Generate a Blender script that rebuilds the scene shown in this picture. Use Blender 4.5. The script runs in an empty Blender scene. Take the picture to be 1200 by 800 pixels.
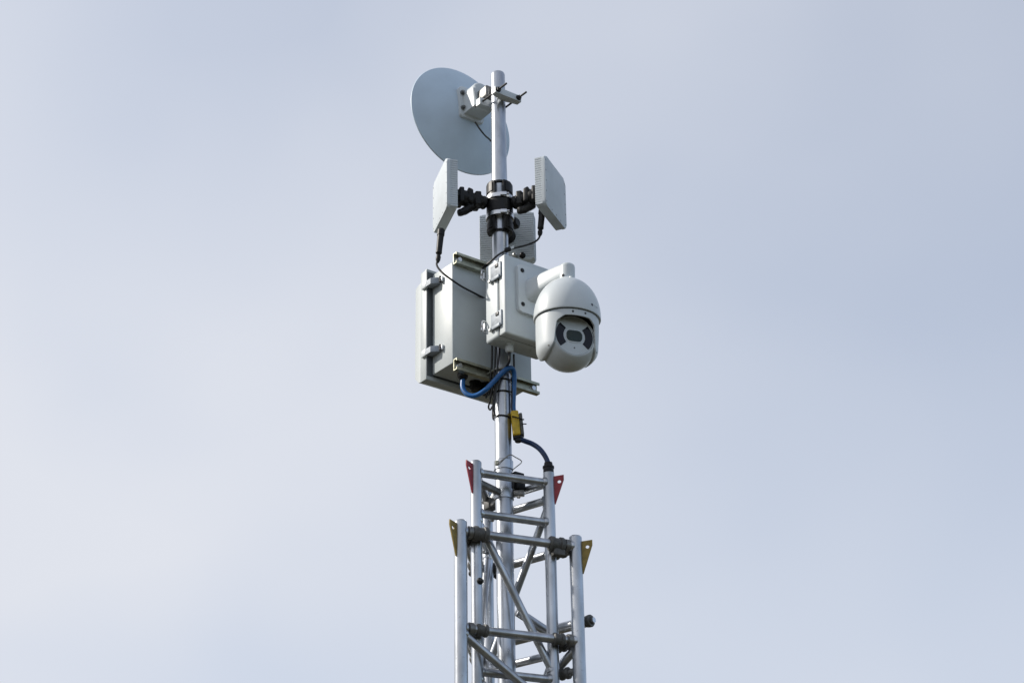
import bpy, bmesh, math, random
from mathutils import Vector, Matrix
R = math.radians
random.seed(7)
scene = bpy.context.scene
C = scene.collection

# ------------------------------------------------------------------ camera
S = 0.0025                     # metres per photo pixel at the mast (photo is 1200 px wide)
F = 2400.0                     # focal length in photo pixels
EL, ROLL = R(26.3), R(1.0)
fw = Vector((0, math.cos(EL), math.sin(EL)))
r0 = Vector((1, 0, 0)); u0 = Vector((0, -math.sin(EL), math.cos(EL)))
rt = r0*math.cos(ROLL) - u0*math.sin(ROLL)
up = r0*math.sin(ROLL) + u0*math.cos(ROLL)
ZC = 1.6 + 6.0*math.sin(EL)
def ray(px, py): return fw + rt*((px-600)/F) + up*((400-py)/F)
CAM = Vector((0, 0, ZC)) - ray(588, 400)*6.0
cd = bpy.data.cameras.new('camera'); cam = bpy.data.objects.new('camera', cd); C.objects.link(cam)
cd.sensor_width = 36.0; cd.lens = 36.0*F/1200.0; cd.clip_start = 0.05; cd.clip_end = 2000
m = Matrix((rt, up, -fw)).transposed().to_4x4(); m.translation = CAM
cam.matrix_world = m
scene.camera = cam

# ------------------------------------------------------------------ sky, sun, exposure
SUN_TO = Vector((-0.82, 0.06, 0.57)).normalized()
sun_el = math.asin(SUN_TO.z); sun_az = math.atan2(SUN_TO.x, SUN_TO.y)
w = bpy.data.worlds.new('World'); scene.world = w; w.use_nodes = True
nt = w.node_tree; nt.nodes.clear()
out = nt.nodes.new('ShaderNodeOutputWorld'); bg = nt.nodes.new('ShaderNodeBackground')
bg.inputs['Strength'].default_value = 0.15
sky = nt.nodes.new('ShaderNodeTexSky'); sky.sky_type = 'NISHITA'; sky.sun_disc = False
sky.sun_elevation = sun_el; sky.sun_rotation = sun_az; sky.dust_density = 0.4; sky.ozone_density = 2.5; sky.air_density = 1.0
tc = nt.nodes.new('ShaderNodeTexCoord')
def wn(kind, **kw):
    q = nt.nodes.new(kind)
    for a_, b_ in kw.items(): setattr(q, a_, b_)
    return q
def wmath(op, a, b):
    q = wn('ShaderNodeMath', operation=op)
    for k_, v_ in enumerate((a, b)):
        if isinstance(v_, (int, float)): q.inputs[k_].default_value = v_
        else: nt.links.new(v_, q.inputs[k_])
    return q.outputs[0]
mp = wn('ShaderNodeMapping'); mp.inputs['Scale'].default_value = (1.0, 1.0, 1.5); mp.inputs['Rotation'].default_value = (0.1, -0.6, 0.3); mp.inputs['Location'].default_value = (3.1, 0.4, 1.7)
nz = wn('ShaderNodeTexNoise'); nz.inputs['Scale'].default_value = 2.6; nz.inputs['Detail'].default_value = 3.0; nz.inputs['Roughness'].default_value = 0.42; nz.inputs['Distortion'].default_value = 0.25
nt.links.new(tc.outputs['Generated'], mp.inputs['Vector']); nt.links.new(mp.outputs[0], nz.inputs['Vector'])
veil = wn('ShaderNodeMapRange'); veil.inputs['From Min'].default_value = 0.30; veil.inputs['From Max'].default_value = 0.66; veil.inputs['To Min'].default_value = 0.66; veil.inputs['To Max'].default_value = 1.0
nt.links.new(nz.outputs['Fac'], veil.inputs['Value'])
sep = wn('ShaderNodeSeparateXYZ'); nt.links.new(tc.outputs['Generated'], sep.inputs[0])
dt = wn('ShaderNodeVectorMath', operation='DOT_PRODUCT'); dt.inputs[1].default_value = SUN_TO; nt.links.new(tc.outputs['Generated'], dt.inputs[0])
half = wmath('MULTIPLY_ADD', dt.outputs['Value'], 0.5); half.node.inputs[2].default_value = 0.5
phase = wmath('MULTIPLY_ADD', wmath('POWER', half, 1.7), 1.42); phase.node.inputs[2].default_value = 0.27   # thin cloud scatters forwards: white round the sun, clear blue opposite
thin = wn('ShaderNodeMapRange'); thin.inputs['From Min'].default_value = 0.45; thin.inputs['From Max'].default_value = 1.0; thin.inputs['To Min'].default_value = 1.0; thin.inputs['To Max'].default_value = 0.55   # less cloud depth towards the zenith
nt.links.new(sep.outputs[2], thin.inputs['Value'])
fac = wmath('MULTIPLY', wmath('MULTIPLY', veil.outputs[0], thin.outputs[0]), phase)
cl_ = wn('ShaderNodeClamp'); nt.links.new(fac, cl_.inputs[0]); fac = cl_.outputs[0]
cm = wn('ShaderNodeRGB'); cm.outputs[0].default_value = (4.95, 5.14, 5.62, 1)
mx = wn('ShaderNodeMix', data_type='RGBA')
nt.links.new(fac, mx.inputs[0]); nt.links.new(sky.outputs[0], mx.inputs[6]); nt.links.new(cm.outputs[0], mx.inputs[7])
nt.links.new(mx.outputs[2], bg.inputs[0]); nt.links.new(bg.outputs[0], out.inputs[0])
sl = bpy.data.lights.new('sun', 'SUN'); so = bpy.data.objects.new('sun', sl); C.objects.link(so)
sl.energy = 4.4; sl.angle = R(1.5); sl.color = (1.0, 0.935, 0.85)
so.rotation_euler = (-SUN_TO).to_track_quat('-Z', 'Y').to_euler(); so.location = (-6, 1, 9)
vs = scene.view_settings
vs.view_transform = 'Standard'; vs.look = 'None'; vs.exposure = 0.0; vs.gamma = 1.0; vs.use_curve_mapping = False
scene.render.engine = 'CYCLES'; scene.cycles.max_bounces = 8
scene.render.resolution_x = 1024; scene.render.resolution_y = 682

# ------------------------------------------------------------------ materials
def mat(name, col, rough=0.5, metal=0.0, var=0.06, vscale=30, bump=0.0, bscale=200, stretch=(1,1,1), col2=None, rvar=0.08, coat=0.0, spec=0.5, speck=0.0, speckcol=(0.1,0.09,0.08)):
    M = bpy.data.materials.new(name); M.use_nodes = True; t = M.node_tree; b = t.nodes['Principled BSDF']
    tcn = t.nodes.new('ShaderNodeTexCoord'); mpn = t.nodes.new('ShaderNodeMapping'); mpn.inputs['Scale'].default_value = stretch
    t.links.new(tcn.outputs['Object'], mpn.inputs[0])
    n = t.nodes.new('ShaderNodeTexNoise'); n.inputs['Scale'].default_value = vscale; n.inputs['Detail'].default_value = 5
    t.links.new(mpn.outputs[0], n.inputs['Vector'])
    ramp = t.nodes.new('ShaderNodeValToRGB'); e = ramp.color_ramp.elements
    c2 = col2 or tuple(max(0, c*(1-2.5*var)) for c in col)
    e[0].position = 0.32; e[0].color = (*c2, 1); e[1].position = 0.62; e[1].color = (*[min(1, c*(1+var*.4)) for c in col], 1)
    t.links.new(n.outputs['Fac'], ramp.inputs[0]); last = ramp.outputs[0]
    if speck > 0:
        n2 = t.nodes.new('ShaderNodeTexNoise'); n2.inputs['Scale'].default_value = 140; n2.inputs['Detail'].default_value = 3
        t.links.new(tcn.outputs['Object'], n2.inputs['Vector'])
        r2 = t.nodes.new('ShaderNodeMapRange'); r2.inputs['From Min'].default_value = 0.62; r2.inputs['From Max'].default_value = 0.75; r2.inputs['To Max'].default_value = speck
        t.links.new(n2.outputs['Fac'], r2.inputs['Value'])
        mm = t.nodes.new('ShaderNodeMix'); mm.data_type = 'RGBA'; mm.inputs[7].default_value = (*speckcol, 1)
        t.links.new(r2.outputs[0], mm.inputs[0]); t.links.new(last, mm.inputs[6]); last = mm.outputs[2]
    t.links.new(last, b.inputs['Base Color'])
    rr = t.nodes.new('ShaderNodeMapRange'); rr.inputs['To Min'].default_value = rough+rvar; rr.inputs['To Max'].default_value = max(0.03, rough-rvar)
    t.links.new(n.outputs['Fac'], rr.inputs['Value']); t.links.new(rr.outputs[0], b.inputs['Roughness'])
    b.inputs['Metallic'].default_value = metal; b.inputs['Specular IOR Level'].default_value = spec; b.inputs['Coat Weight'].default_value = coat
    if bump > 0:
        n3 = t.nodes.new('ShaderNodeTexNoise'); n3.inputs['Scale'].default_value = bscale; n3.inputs['Detail'].default_value = 3
        t.links.new(mpn.outputs[0], n3.inputs['Vector'])
        bp = t.nodes.new('ShaderNodeBump'); bp.inputs['Strength'].default_value = bump; bp.inputs['Distance'].default_value = 0.002
        t.links.new(n3.outputs['Fac'], bp.inputs['Height']); t.links.new(bp.outputs[0], b.inputs['Normal'])
    return M
M = {}
M['alu']     = mat('aluminium tube', (0.53,0.555,0.59), 0.33, 0.92, 0.14, 22, 0.22, 90, (1,1,0.30), rvar=0.14, speck=0.5, speckcol=(0.24,0.24,0.25))
M['galv']    = mat('galvanised pole', (0.47,0.495,0.53), 0.31, 0.95, 0.12, 26, 0.14, 90, (1,1,0.40), rvar=0.10, speck=0.35, speckcol=(0.28,0.28,0.29))
M['roller']  = mat('grey roller rubber', (0.10,0.10,0.095), 0.55, 0.0, 0.15, 90)
M['zinc']    = mat('zinc plated steel', (0.52,0.53,0.52), 0.38, 0.9, 0.1, 60)
M['dzinc']   = mat('dull grey steel', (0.22,0.22,0.215), 0.45, 0.7, 0.15, 60)
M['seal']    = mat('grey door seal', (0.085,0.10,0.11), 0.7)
M['strut']   = mat('yellow zinc strut channel', (0.42,0.42,0.33), 0.45, 0.75, 0.12, 50)
M['cab']     = mat('light grey powder coat', (0.46,0.505,0.515), 0.42, 0.0, 0.03, 12, 0.05, 700, speck=0.08)
M['gasket']  = mat('dark gasket', (0.06,0.065,0.07), 0.7)
M['junc']    = mat('pale grey enclosure plastic', (0.55,0.60,0.62), 0.45, 0.0, 0.03, 14, speck=0.06)
M['white']   = mat('white camera paint', (0.59,0.635,0.655), 0.36, 0.0, 0.025, 14, coat=0.1, speck=0.05)
M['radome']  = mat('white antenna plastic', (0.55,0.60,0.635), 0.5, 0.0, 0.03, 20, speck=0.06)
M['dish']    = mat('pale dish paint', (0.52,0.635,0.745), 0.42, 0.0, 0.04, 9, speck=0.05)
M['black']   = mat('black plastic', (0.010,0.010,0.011), 0.45, 0.0, 0.2, 60, rvar=0.1, spec=0.3)
M['rubber']  = mat('black cable rubber', (0.010,0.010,0.011), 0.5, 0.0, 0.2, 60)
M['glass']   = mat('dark infrared window', (0.008,0.009,0.015), 0.15, 0.0, 0.05, 30, rvar=0.02, spec=0.3)
M['lens']    = mat('lens glass', (0.012,0.026,0.018), 0.06, 0.0, 0.05, 30, rvar=0.02, spec=0.4)
M['steel']   = mat('bright steel', (0.66,0.67,0.69), 0.28, 1.0, 0.06, 90)
M['darkst']  = mat('dark steel bolt', (0.06,0.06,0.06), 0.45, 0.7, 0.15, 90)
M['blue']    = mat('blue conduit', (0.010,0.12,0.37), 0.38, 0.0, 0.12, 40)
M['navy']    = mat('dark blue hose', (0.008,0.032,0.105), 0.42, 0.0, 0.15, 40)
M['yellow']  = mat('yellow plug plastic', (0.62,0.42,0.015), 0.45, 0.0, 0.12, 60)
M['red']     = mat('red lug paint', (0.33,0.02,0.035), 0.45, 0.0, 0.12, 60, speck=0.4, speckcol=(0.2,0.05,0.05))
M['ochre']   = mat('yellow lug paint', (0.29,0.20,0.03), 0.5, 0.0, 0.15, 60, speck=0.4, speckcol=(0.15,0.10,0.03))
M['wire']    = mat('spring wire', (0.30,0.29,0.26), 0.4, 0.9, 0.1, 60)
M['hinge']   = mat('dull zinc hinge', (0.30,0.34,0.385), 0.55, 0.1, 0.1, 60)
M['ink']     = mat('grey print', (0.06,0.06,0.08), 0.6)
M['ground']  = mat('dry grass ground', (0.062,0.055,0.036), 0.95, 0.0, 0.1, 2.0, 0.3, 30, col2=(0.045,0.042,0.027), spec=0.1)
M['conc']    = mat('concrete', (0.36,0.35,0.33), 0.9, 0.0, 0.1, 8, 0.2, 80)

# ------------------------------------------------------------------ helpers
def origin(p):
    o = Vector((0,0,0))
    while p is not None: o += p.location; p = p.parent
    return o
def thing(name, label, cat, loc=(0,0,0), group=None):
    o = bpy.data.objects.new(name, None); o.empty_display_size = 0.05; C.objects.link(o)
    o.location = loc; o['label'] = label; o['category'] = cat
    if group: o['group'] = group
    return o
def tag(o, label, cat, group=None):
    o['label'] = label; o['category'] = cat
    if group: o['group'] = group
    return o
def obj(name, bm, mt, parent=None, ang=35):
    """bm holds world coordinates; the object's origin goes to its own centre (or its parent)."""
    bmesh.ops.recalc_face_normals(bm, faces=bm.faces)
    c = Vector((0,0,0))
    if bm.verts:
        lo = Vector([min(v.co[i] for v in bm.verts) for i in range(3)]); hi = Vector([max(v.co[i] for v in bm.verts) for i in range(3)])
        c = (lo+hi)/2; c.z = lo.z
    for v in bm.verts: v.co -= c
    me = bpy.data.meshes.new(name); bm.to_mesh(me); bm.free(); me.shade_smooth(); me.set_sharp_from_angle(angle=R(ang))
    me.materials.append(M[mt])
    o = bpy.data.objects.new(name, me); C.objects.link(o)
    if parent is not None: o.parent = parent
    o.location = c - origin(parent)
    return o
X, Y, Z = Vector((1,0,0)), Vector((0,1,0)), Vector((0,0,1))
def project(p):
    d = Vector(p)-CAM; k = d.dot(fw)
    return 600+F*d.dot(rt)/k, 400-F*d.dot(up)/k
def zfor(xy, py):                       # height at which a plan position shows on photo row py
    a, b = 0.0, 7.0
    for _ in range(50):
        mid = (a+b)/2
        if project((xy[0], xy[1], mid))[1] > py: a = mid
        else: b = mid
    return (a+b)/2
def at(px, py, y):                      # point on the photo ray at depth y (0 = mast axis)
    d = ray(px, py); return CAM + d*((y-CAM.y)/d.y)
def pt(xy, py): return Vector((xy[0], xy[1], zfor(xy, py)))
def sweep(bm, pts, rad, seg=12, caps=True, closed=False):
    pts = [Vector(p) for p in pts]; n = len(pts)
    rad = rad if isinstance(rad, (list, tuple)) else [rad]*n
    rings = []; prev = None
    for i, p in enumerate(pts):
        if closed: t = pts[(i+1) % n]-pts[i-1]
        else: t = pts[min(i+1, n-1)]-pts[max(i-1, 0)]
        t.normalize()
        if prev is None: a = t.orthogonal().normalized()
        else: a = (prev - t*prev.dot(t)).normalized()
        prev = a; b = t.cross(a)
        rings.append([bm.verts.new(p+(a*math.cos(k*2*math.pi/seg)+b*math.sin(k*2*math.pi/seg))*rad[i]) for k in range(seg)])
    for i in range(n if closed else n-1):
        A, B = rings[i], rings[(i+1) % n]
        for k in range(seg): bm.faces.new((A[k], A[(k+1)%seg], B[(k+1)%seg], B[k]))
    if caps and not closed: bm.faces.new(rings[0]); bm.faces.new(rings[-1])
    return bm
def smooth(pts, k=8):                   # Catmull-Rom
    P = [Vector(p) for p in pts]; P = [2*P[0]-P[1]]+P+[2*P[-1]-P[-2]]; o = []
    for i in range(1, len(P)-2):
        for j in range(k):
            t = j/k; a, b, c, d = P[i-1], P[i], P[i+1], P[i+2]
            o.append(0.5*((2*b)+(c-a)*t+(2*a-5*b+4*c-d)*t*t+(3*b-a-3*c+d)*t**3))
    o.append(P[-2]); return o
def tube(a, b, r, seg=16): return sweep(bmesh.new(), [a, b], r, seg)
def rod(bm, a, b, r, seg=12): return sweep(bm, [a, b], r, seg)
def lathe(bm, o, ax, prof, seg=32):     # prof: list of (distance along ax, radius)
    return sweep(bm, [Vector(o)+ax*d for d, r in prof], [max(r, 1e-5) for d, r in prof], seg) if len(set(round(d,7) for d,r in prof)) == len(prof) else lathe2(bm, o, ax, prof, seg)
def lathe2(bm, o, ax, prof, seg=32):
    a = ax.orthogonal().normalized(); b = ax.cross(a); o = Vector(o); rings = []
    for d, r in prof:
        r = max(r, 1e-5)
        rings.append([bm.verts.new(o+ax*d+(a*math.cos(k*2*math.pi/seg)+b*math.sin(k*2*math.pi/seg))*r) for k in range(seg)])
    for A, B in zip(rings, rings[1:]):
        for k in range(seg): bm.faces.new((A[k], A[(k+1)%seg], B[(k+1)%seg], B[k]))
    bm.faces.new(rings[0]); bm.faces.new(rings[-1])
    return bm
def box(bm, o, ex, ey, ez, lo, hi, bev=0.0, seg=2):   # oriented box, corners lo/hi along the three axes from o
    o = Vector(o); vs_ = []
    for x in (lo[0], hi[0]):
        for y in (lo[1], hi[1]):
            for z in (lo[2], hi[2]): vs_.append(bm.verts.new(o+ex*x+ey*y+ez*z))
    fs = [bm.faces.new([vs_[i] for i in q]) for q in ((0,1,3,2),(4,6,7,5),(0,4,5,1),(2,3,7,6),(0,2,6,4),(1,5,7,3))]
    if bev > 0:
        es = list({e for f in fs for e in f.edges})
        bmesh.ops.bevel(bm, geom=es, offset=bev, offset_type='OFFSET', segments=seg, profile=0.5, affect='EDGES', clamp_overlap=True)
    return bm
def rprism(bm, o, ex, ey, ez, w, h, d, r, bev=0.0, k=6):   # rounded rectangle w x h (ex, ez), from o along ey by d
    vs_ = []
    for cx, cz, a0 in ((1,1,0),(-1,1,90),(-1,-1,180),(1,-1,270)):
        for j in range(k+1):
            a = R(a0+90*j/k)
            vs_.append((cx*(w/2-r)+r*math.cos(a), cz*(h/2-r)+r*math.sin(a)))
    return prism(bm, o, ex, ey, ez, vs_, d, bev)
def prism(bm, o, ex, ey, ez, poly, d, bev=0.0):
    o = Vector(o)
    A = [bm.verts.new(o+ex*x+ez*z) for x, z in poly]; B = [bm.verts.new(o+ex*x+ez*z+ey*d) for x, z in poly]
    n = len(A); f1 = bm.faces.new(A); f2 = bm.faces.new(B)
    for i in range(n): bm.faces.new((A[i], A[(i+1)%n], B[(i+1)%n], B[i]))
    if bev > 0:
        es = [e for e in f2.edges]
        bmesh.ops.bevel(bm, geom=es, offset=bev, offset_type='OFFSET', segments=3, profile=0.5, affect='EDGES', clamp_overlap=True)
    return bm
def ring(bm, o, ax, r, rr, seg=40, s2=8):
    a = ax.orthogonal().normalized(); b = ax.cross(a); o = Vector(o)
    return sweep(bm, [o+(a*math.cos(2*math.pi*k/seg)+b*math.sin(2*math.pi*k/seg))*r for k in range(seg)], rr, s2, closed=True)
def screw(bm, p, ax, r, h, seg=10):
    return lathe(bm, p, ax, [(-h*0.5, r), (h*0.55, r), (h, r*0.6)], seg)
def hexnut(bm, p, ax, r, h):
    return sweep(bm, [Vector(p), Vector(p)+ax*h], r, 6)

# plan directions: everything bolted to the pole is square to n (towards the viewer's right) and u
PHI = R(37.5)
n = Vector((math.sin(PHI), -math.cos(PHI), 0)); u = Vector((math.cos(PHI), math.sin(PHI), 0))
def un(a, b): return u*(a*S)+n*(b*S)          # plan offset in pixel units
PR = 0.0242                                    # pole radius

# ------------------------------------------------------------------ ground
bm = bmesh.new()
N = 24
for i in range(N+1):
    for j in range(N+1):
        bm.verts.new(((i/N-0.5)*900, (j/N-0.5)*900, 0))
bm.verts.ensure_lookup_table()
for i in range(N):
    for j in range(N):
        a = i*(N+1)+j; bm.faces.new([bm.verts[k] for k in (a, a+1, a+N+2, a+N+1)])
g = obj('ground', bm, 'ground'); g['kind'] = 'structure'
bm = bmesh.new(); box(bm, (0,0,0), X, Y, Z, (-0.5,-0.5,-0.05), (0.5,0.5,0.06), 0.01)
fp = obj('footing_slab', bm, 'conc'); fp['kind'] = 'structure'

# ------------------------------------------------------------------ lattice mast
TH = R(23.0)
def tri(s):
    L = Vector((0,0,0)); Rr = Vector((math.cos(TH), math.sin(TH), 0))*s; B = Vector((math.cos(TH+R(60)), math.sin(TH+R(60)), 0))*s
    c = (L+Rr+B)/3
    return [L-c, Rr-c, B-c]
IN = tri(0.2215); OU = tri(0.3430)
RI, RO, RR = 0.0160, 0.0182, 0.0113
def V(p, z): return Vector((p.x, p.y, z))
def lug(parent, ch, rad, ztop, mt, w, h):
    d = Vector((ch.x, ch.y, 0)).normalized(); o = V(ch, ztop); s = d.cross(Z)
    bm = bmesh.new(); t = 0.0035
    # triangular plate with a shackle hole: polygon with a bridged hole
    outer = [(rad-0.001, 0.0), (rad+w, 0.003), (rad+w, -0.012), (rad+0.002, -h), (rad-0.001, -h)]
    hc = (rad+w*0.52, -0.017); hr = 0.0052; hole = [(hc[0]+hr*math.cos(2*math.pi*k/12), hc[1]+hr*math.sin(2*math.pi*k/12)) for k in range(12)]
    vo = []; vh = []
    for off in (-t/2, t/2):
        vo.append([bm.verts.new(o+d*x+Z*z+s*off) for x, z in outer]); vh.append([bm.verts.new(o+d*x+Z*z+s*off) for x, z in hole])
    for q in (0, 1):
        es = [bm.edges.new((vo[q][i], vo[q][(i+1)%5])) for i in range(5)] + [bm.edges.new((vh[q][i], vh[q][(i+1)%12])) for i in range(12)]
        bmesh.ops.triangle_fill(bm, edges=es, use_beauty=True)
    for lst in (vo, vh):
        k = len(lst[0])
        for i in range(k): bm.faces.new((lst[0][i], lst[0][(i+1)%k], lst[1][(i+1)%k], lst[1][i]))
    return obj('lifting_lug', bm, mt, parent)
def bar(name, parent, a, b, r, mt='alu', weld=True):
    d = (b-a).normalized(); bm = bmesh.new()
    rod(bm, a, b, r, 16)
    if weld:                                             # weld fillets at both ends
        for e, s in ((a, d), (b, -d)):
            lathe(bm, e, s, [(0.010, r*1.42), (0.0158, r*1.36), (0.0205, r*1.04)], 16)
    return obj(name, bm, mt, parent)

inner = thing('lattice_mast_section', 'slim inner aluminium lattice section with red lugs rising out of the wider section', 'mast', (0,0,1.2))
outer = thing('lattice_mast_section', 'wider outer aluminium lattice section with yellow lugs and black guide rollers', 'mast', (0,0,0.06))
zi = [zfor(IN[0], 540.5)]*3
zo = [zfor(OU[0], 610.0)]*3
for k, ch in enumerate(IN):
    bm = bmesh.new(); lathe2(bm, V(ch, 0), Z, [(1.2, RI), (zi[k]-0.004, RI), (zi[k], RI-0.003), (zi[k]-0.003, RI-0.005)], 24); obj('chord', bm, 'alu', inner)
for k, ch in enumerate(OU):
    bm = bmesh.new(); lathe2(bm, V(ch, 0), Z, [(0.08, RO), (zo[k]-0.004, RO), (zo[k], RO-0.003), (zo[k]-0.003, RO-0.005)], 24); c_ = obj('chord', bm, 'alu', outer)
    bm = bmesh.new(); box(bm, V(ch, 0.06), X, Y, Z, (-0.06,-0.06,0), (0.06,0.06,0.02), 0.003); obj('foot_plate', bm, 'zinc', outer)
def face(parent, P, i, j, zs, rr, diags, bow=0.0):
    for z in zs: bar('rung', parent, V(P[i], z), V(P[j], z), rr)
    for a, b in diags: bar('diagonal_brace', parent, V(P[i], a), V(P[j], b), rr*0.95)
# inner section
zL = lambda y: zfor(IN[0], y)
BAY = zL(600.5)-zL(786)
z1, z2 = zL(553.5), zL(601.0)
zr = z2 + (zL(573)-zL(601))
def series(z, n_, step): return [z-k*step for k in range(n_)]
NI = int((z2-1.25)/BAY)+1
f = series(z2, NI, BAY)
face(inner, IN, 0, 1, [z1]+f, RR, [(a-0.012, b+0.016) for a, b in zip(f, f[1:])])
f = series(zr, NI, BAY)
face(inner, IN, 1, 2, [z1]+f, RR, [(a-0.012, b+0.016) for a, b in zip(f, f[1:])])
f = series(z2-0.03, NI, BAY)
face(inner, IN, 2, 0, [z1]+f, RR, [(a-0.012, b+0.016) for a, b in zip(f, f[1:])])
lug(inner, IN[0], RI, zi[0]-0.012, 'red', 0.027, 0.088)
lug(inner, IN[1], RI, zi[1]-0.014, 'red', 0.027, 0.084)
lug(inner, IN[2], RI, zi[2]-0.004, 'red', 0.030, 0.092)
# outer section
zL = lambda y: zfor(OU[0], y)
o1, o2 = zL(622.5), zL(735.5); OB = o1-o2
NO = int((o1-0.15)/OB)+1
f = series(o1, NO, OB)
face(outer, OU, 0, 1, f, RR*1.08, [(a-0.010, b+0.016) for a, b in zip(f[1:], f[2:])])
face(outer, OU, 1, 2, f[:1]+f[2:], RR*1.08, [(a-0.010, b+0.016) for a, b in zip(f[1:], f[2:])])
face(outer, OU, 2, 0, f, RR*1.08, [(a-0.010, b+0.016) for a, b in zip(f[1:], f[2:])])
for k in range(3): lug(outer, OU[k], RO, zo[k]-(0.012, 0.016, 0.012)[k], 'ochre', 0.029, 0.095)
# guide rollers on the two upper rungs of each face, next to the inner chords
def roller(p, d, l, r, mt='roller', fl=True):
    bm = bmesh.new()
    lathe2(bm, p-d*l/2, d, [(0, r*0.62), (0.001, r*0.86), (l*0.12, r), (l*0.30, r), (l*0.34, r*0.84), (l*0.66, r*0.84), (l*0.70, r), (l*0.90, r), (l-0.001, r*0.86), (l, r*0.6)], 24)
    o = obj('guide_roller', bm, mt, outer)
    return o
for (i, j) in ((0,1), (1,2), (2,0)):
    d = (OU[j]-OU[i]); ln = d.length; d = d.normalized()
    for q, z in enumerate((o1, o2)):
        for e, base in ((1, OU[i]), (-1, OU[j])):
            p = V(base, z) + d*e*(0.058 if q == 0 else 0.060)
            big = 0.0215 if q == 0 else 0.0178
            roller(p, d*e, 0.046 if q == 0 else 0.034, big)
            bm = bmesh.new(); lathe2(bm, V(base, z)+d*e*0.021, d*e, [(0, RR*1.6), (0.012, RR*1.6), (0.012, RR*1.35), (0.016, RR*1.35)], 20)
            obj('roller_collar', bm, 'dzinc', outer)
d_ = (OU[1]-OU[2]).normalized(); p_ = at(662, 789, OU[1].y+0.03); roller(p_, d_, 0.034, 0.0165)
bm = bmesh.new(); rod(bm, p_-d_*0.03, p_+d_*0.035, 0.010, 14); obj('roller_pin', bm, 'dzinc', outer)
# roller bracket blocks that hang under the front roller
for p in (V(OU[1], o1-0.02)+ (OU[0]-OU[1]).normalized()*0.052,):
    bm = bmesh.new(); box(bm, p, (OU[1]-OU[0]).normalized(), (OU[1]-OU[0]).normalized().cross(Z), Z, (-0.018,-0.012,-0.014), (0.016,0.012,0.006), 0.003); obj('roller_block', bm, 'roller', outer)
# cross axle behind the right leg with its end nut
ax0 = at(691.5, 727, OU[1].y+0.035); dB = (OU[2]-OU[1]).normalized()
ax0.z = ax0.z
bm = bmesh.new(); rod(bm, ax0+dB*0.012, ax0+dB*0.27, 0.0150, 20); axl = obj('cross_axle', bm, 'alu', outer)
bm = bmesh.new(); lathe2(bm, ax0, -dB, [(-0.012, 0.016), (-0.004, 0.0175), (0.003, 0.0175), (0.005, 0.016), (0.005, 0.010), (0.010, 0.010), (0.011, 0.007)], 20); obj('end_bearing', bm, 'roller', axl)
bm = bmesh.new(); hexnut(bm, ax0-dB*0.008, -dB, 0.0085, 0.006); obj('nut', bm, 'steel', axl)
# long stay inside the lattice between axle and rear leg
bm = bmesh.new(); rod(bm, at(606, 716, 0.03), at(645, 742, 0.085), 0.0130, 16); obj('stay_tube', bm, 'alu', outer)
# small dark bolts on the inner legs and stops behind them
for px_, py_, yy in ((562.5, 680, IN[0].y-RI), (553, 671, IN[0].y+0.02), (582.5, 674, IN[2].y-RI)):
    p = at(px_, py_, yy); bm = bmesh.new(); lathe(bm, p+Y*0.004, -Y, [(0, 0.010), (0.004, 0.0095), (0.010, 0.0065), (0.016, 0.0045)], 12); obj('stop_bolt', bm, 'darkst', inner)
# hoisting cable running down inside the mast
bm = bmesh.new(); sweep(bm, [V(OU[2]*0.62, 0.3), V(OU[2]*0.62, o1-0.05)], 0.0035, 8); obj('hoist_cable', bm, 'wire', outer)

# ------------------------------------------------------------------ pole
ztop = zfor((0,0), 86.5)
zbot = zL(800)-0.35
pole = thing('antenna_pole', 'round galvanised steel pole clamped inside the top of the lattice', 'pole', (0,0,zbot))
bm = bmesh.new(); zc = zfor((0,0), 545)
lathe2(bm, (0,0,0), Z, [(zbot, PR+0.0006), (zc-0.005, PR+0.0006), (zc, PR), (zfor((0,0), 212), PR), (zfor((0,0), 196), PR-0.0006), (zfor((0,0), 150), PR-0.0014), (ztop-0.006, PR-0.0020), (ztop-0.001, PR-0.004), (ztop, PR-0.006)], 40)
obj('tube', bm, 'galv', pole)
bm = bmesh.new(); lathe2(bm, (0,0,0), Z, [(zc-0.018, PR+0.0005), (zc-0.016, PR+0.0032), (zc+0.010, PR+0.0034), (zc+0.013, PR+0.0005)], 40); obj('stop_collar', bm, 'galv', pole)
# lower clamp: dark saddle blocks on struts to the legs, just under the top rung
zk = z1-0.012
bm = bmesh.new()
lathe2(bm, (0,0,0), Z, [(zk-0.030, PR+0.0008), (zk-0.030, PR+0.0035), (zk-0.002, PR+0.0035), (zk-0.002, PR+0.0008)], 32)
cl = obj('clamp_ring', bm, 'galv', pole)
for k, ch in enumerate(IN):
    d = ch.normalized(); s = d.cross(Z); L_ = ch.length-RI
    if k == 1: L_ *= 0.5
    bm = bmesh.new(); box(bm, (0,0,zk-0.014), d, s, Z, (PR+0.003, -0.009, -0.008), (L_+0.002, 0.009, 0.008), 0.003); obj('clamp_arm', bm, 'dzinc', pole)
pb = at(607.5, 567, 0.012)
bm = bmesh.new(); box(bm, pb, u, n, Z, (-0.013,-0.014,-0.022), (0.016,0.014,0.020), 0.004); box(bm, pb+Z*0.026, u, n, Z, (-0.020,-0.012,-0.006), (0.013,0.012,0.006), 0.002); obj('clamp_block', bm, 'black', cl)
bm = bmesh.new(); rod(bm, pb, pb-Z*0.042, 0.0050, 10); hexnut(bm, pb-Z*0.026, -Z, 0.0095, 0.008); obj('clamp_bolt', bm, 'darkst', cl)
pq = at(574, 589, IN[2].y*0.75)
bm = bmesh.new(); box(bm, pq, u, n, Z, (-0.014,-0.014,-0.022), (0.016,0.014,0.012), 0.004); obj('clamp_block', bm, 'roller', cl)
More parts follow.
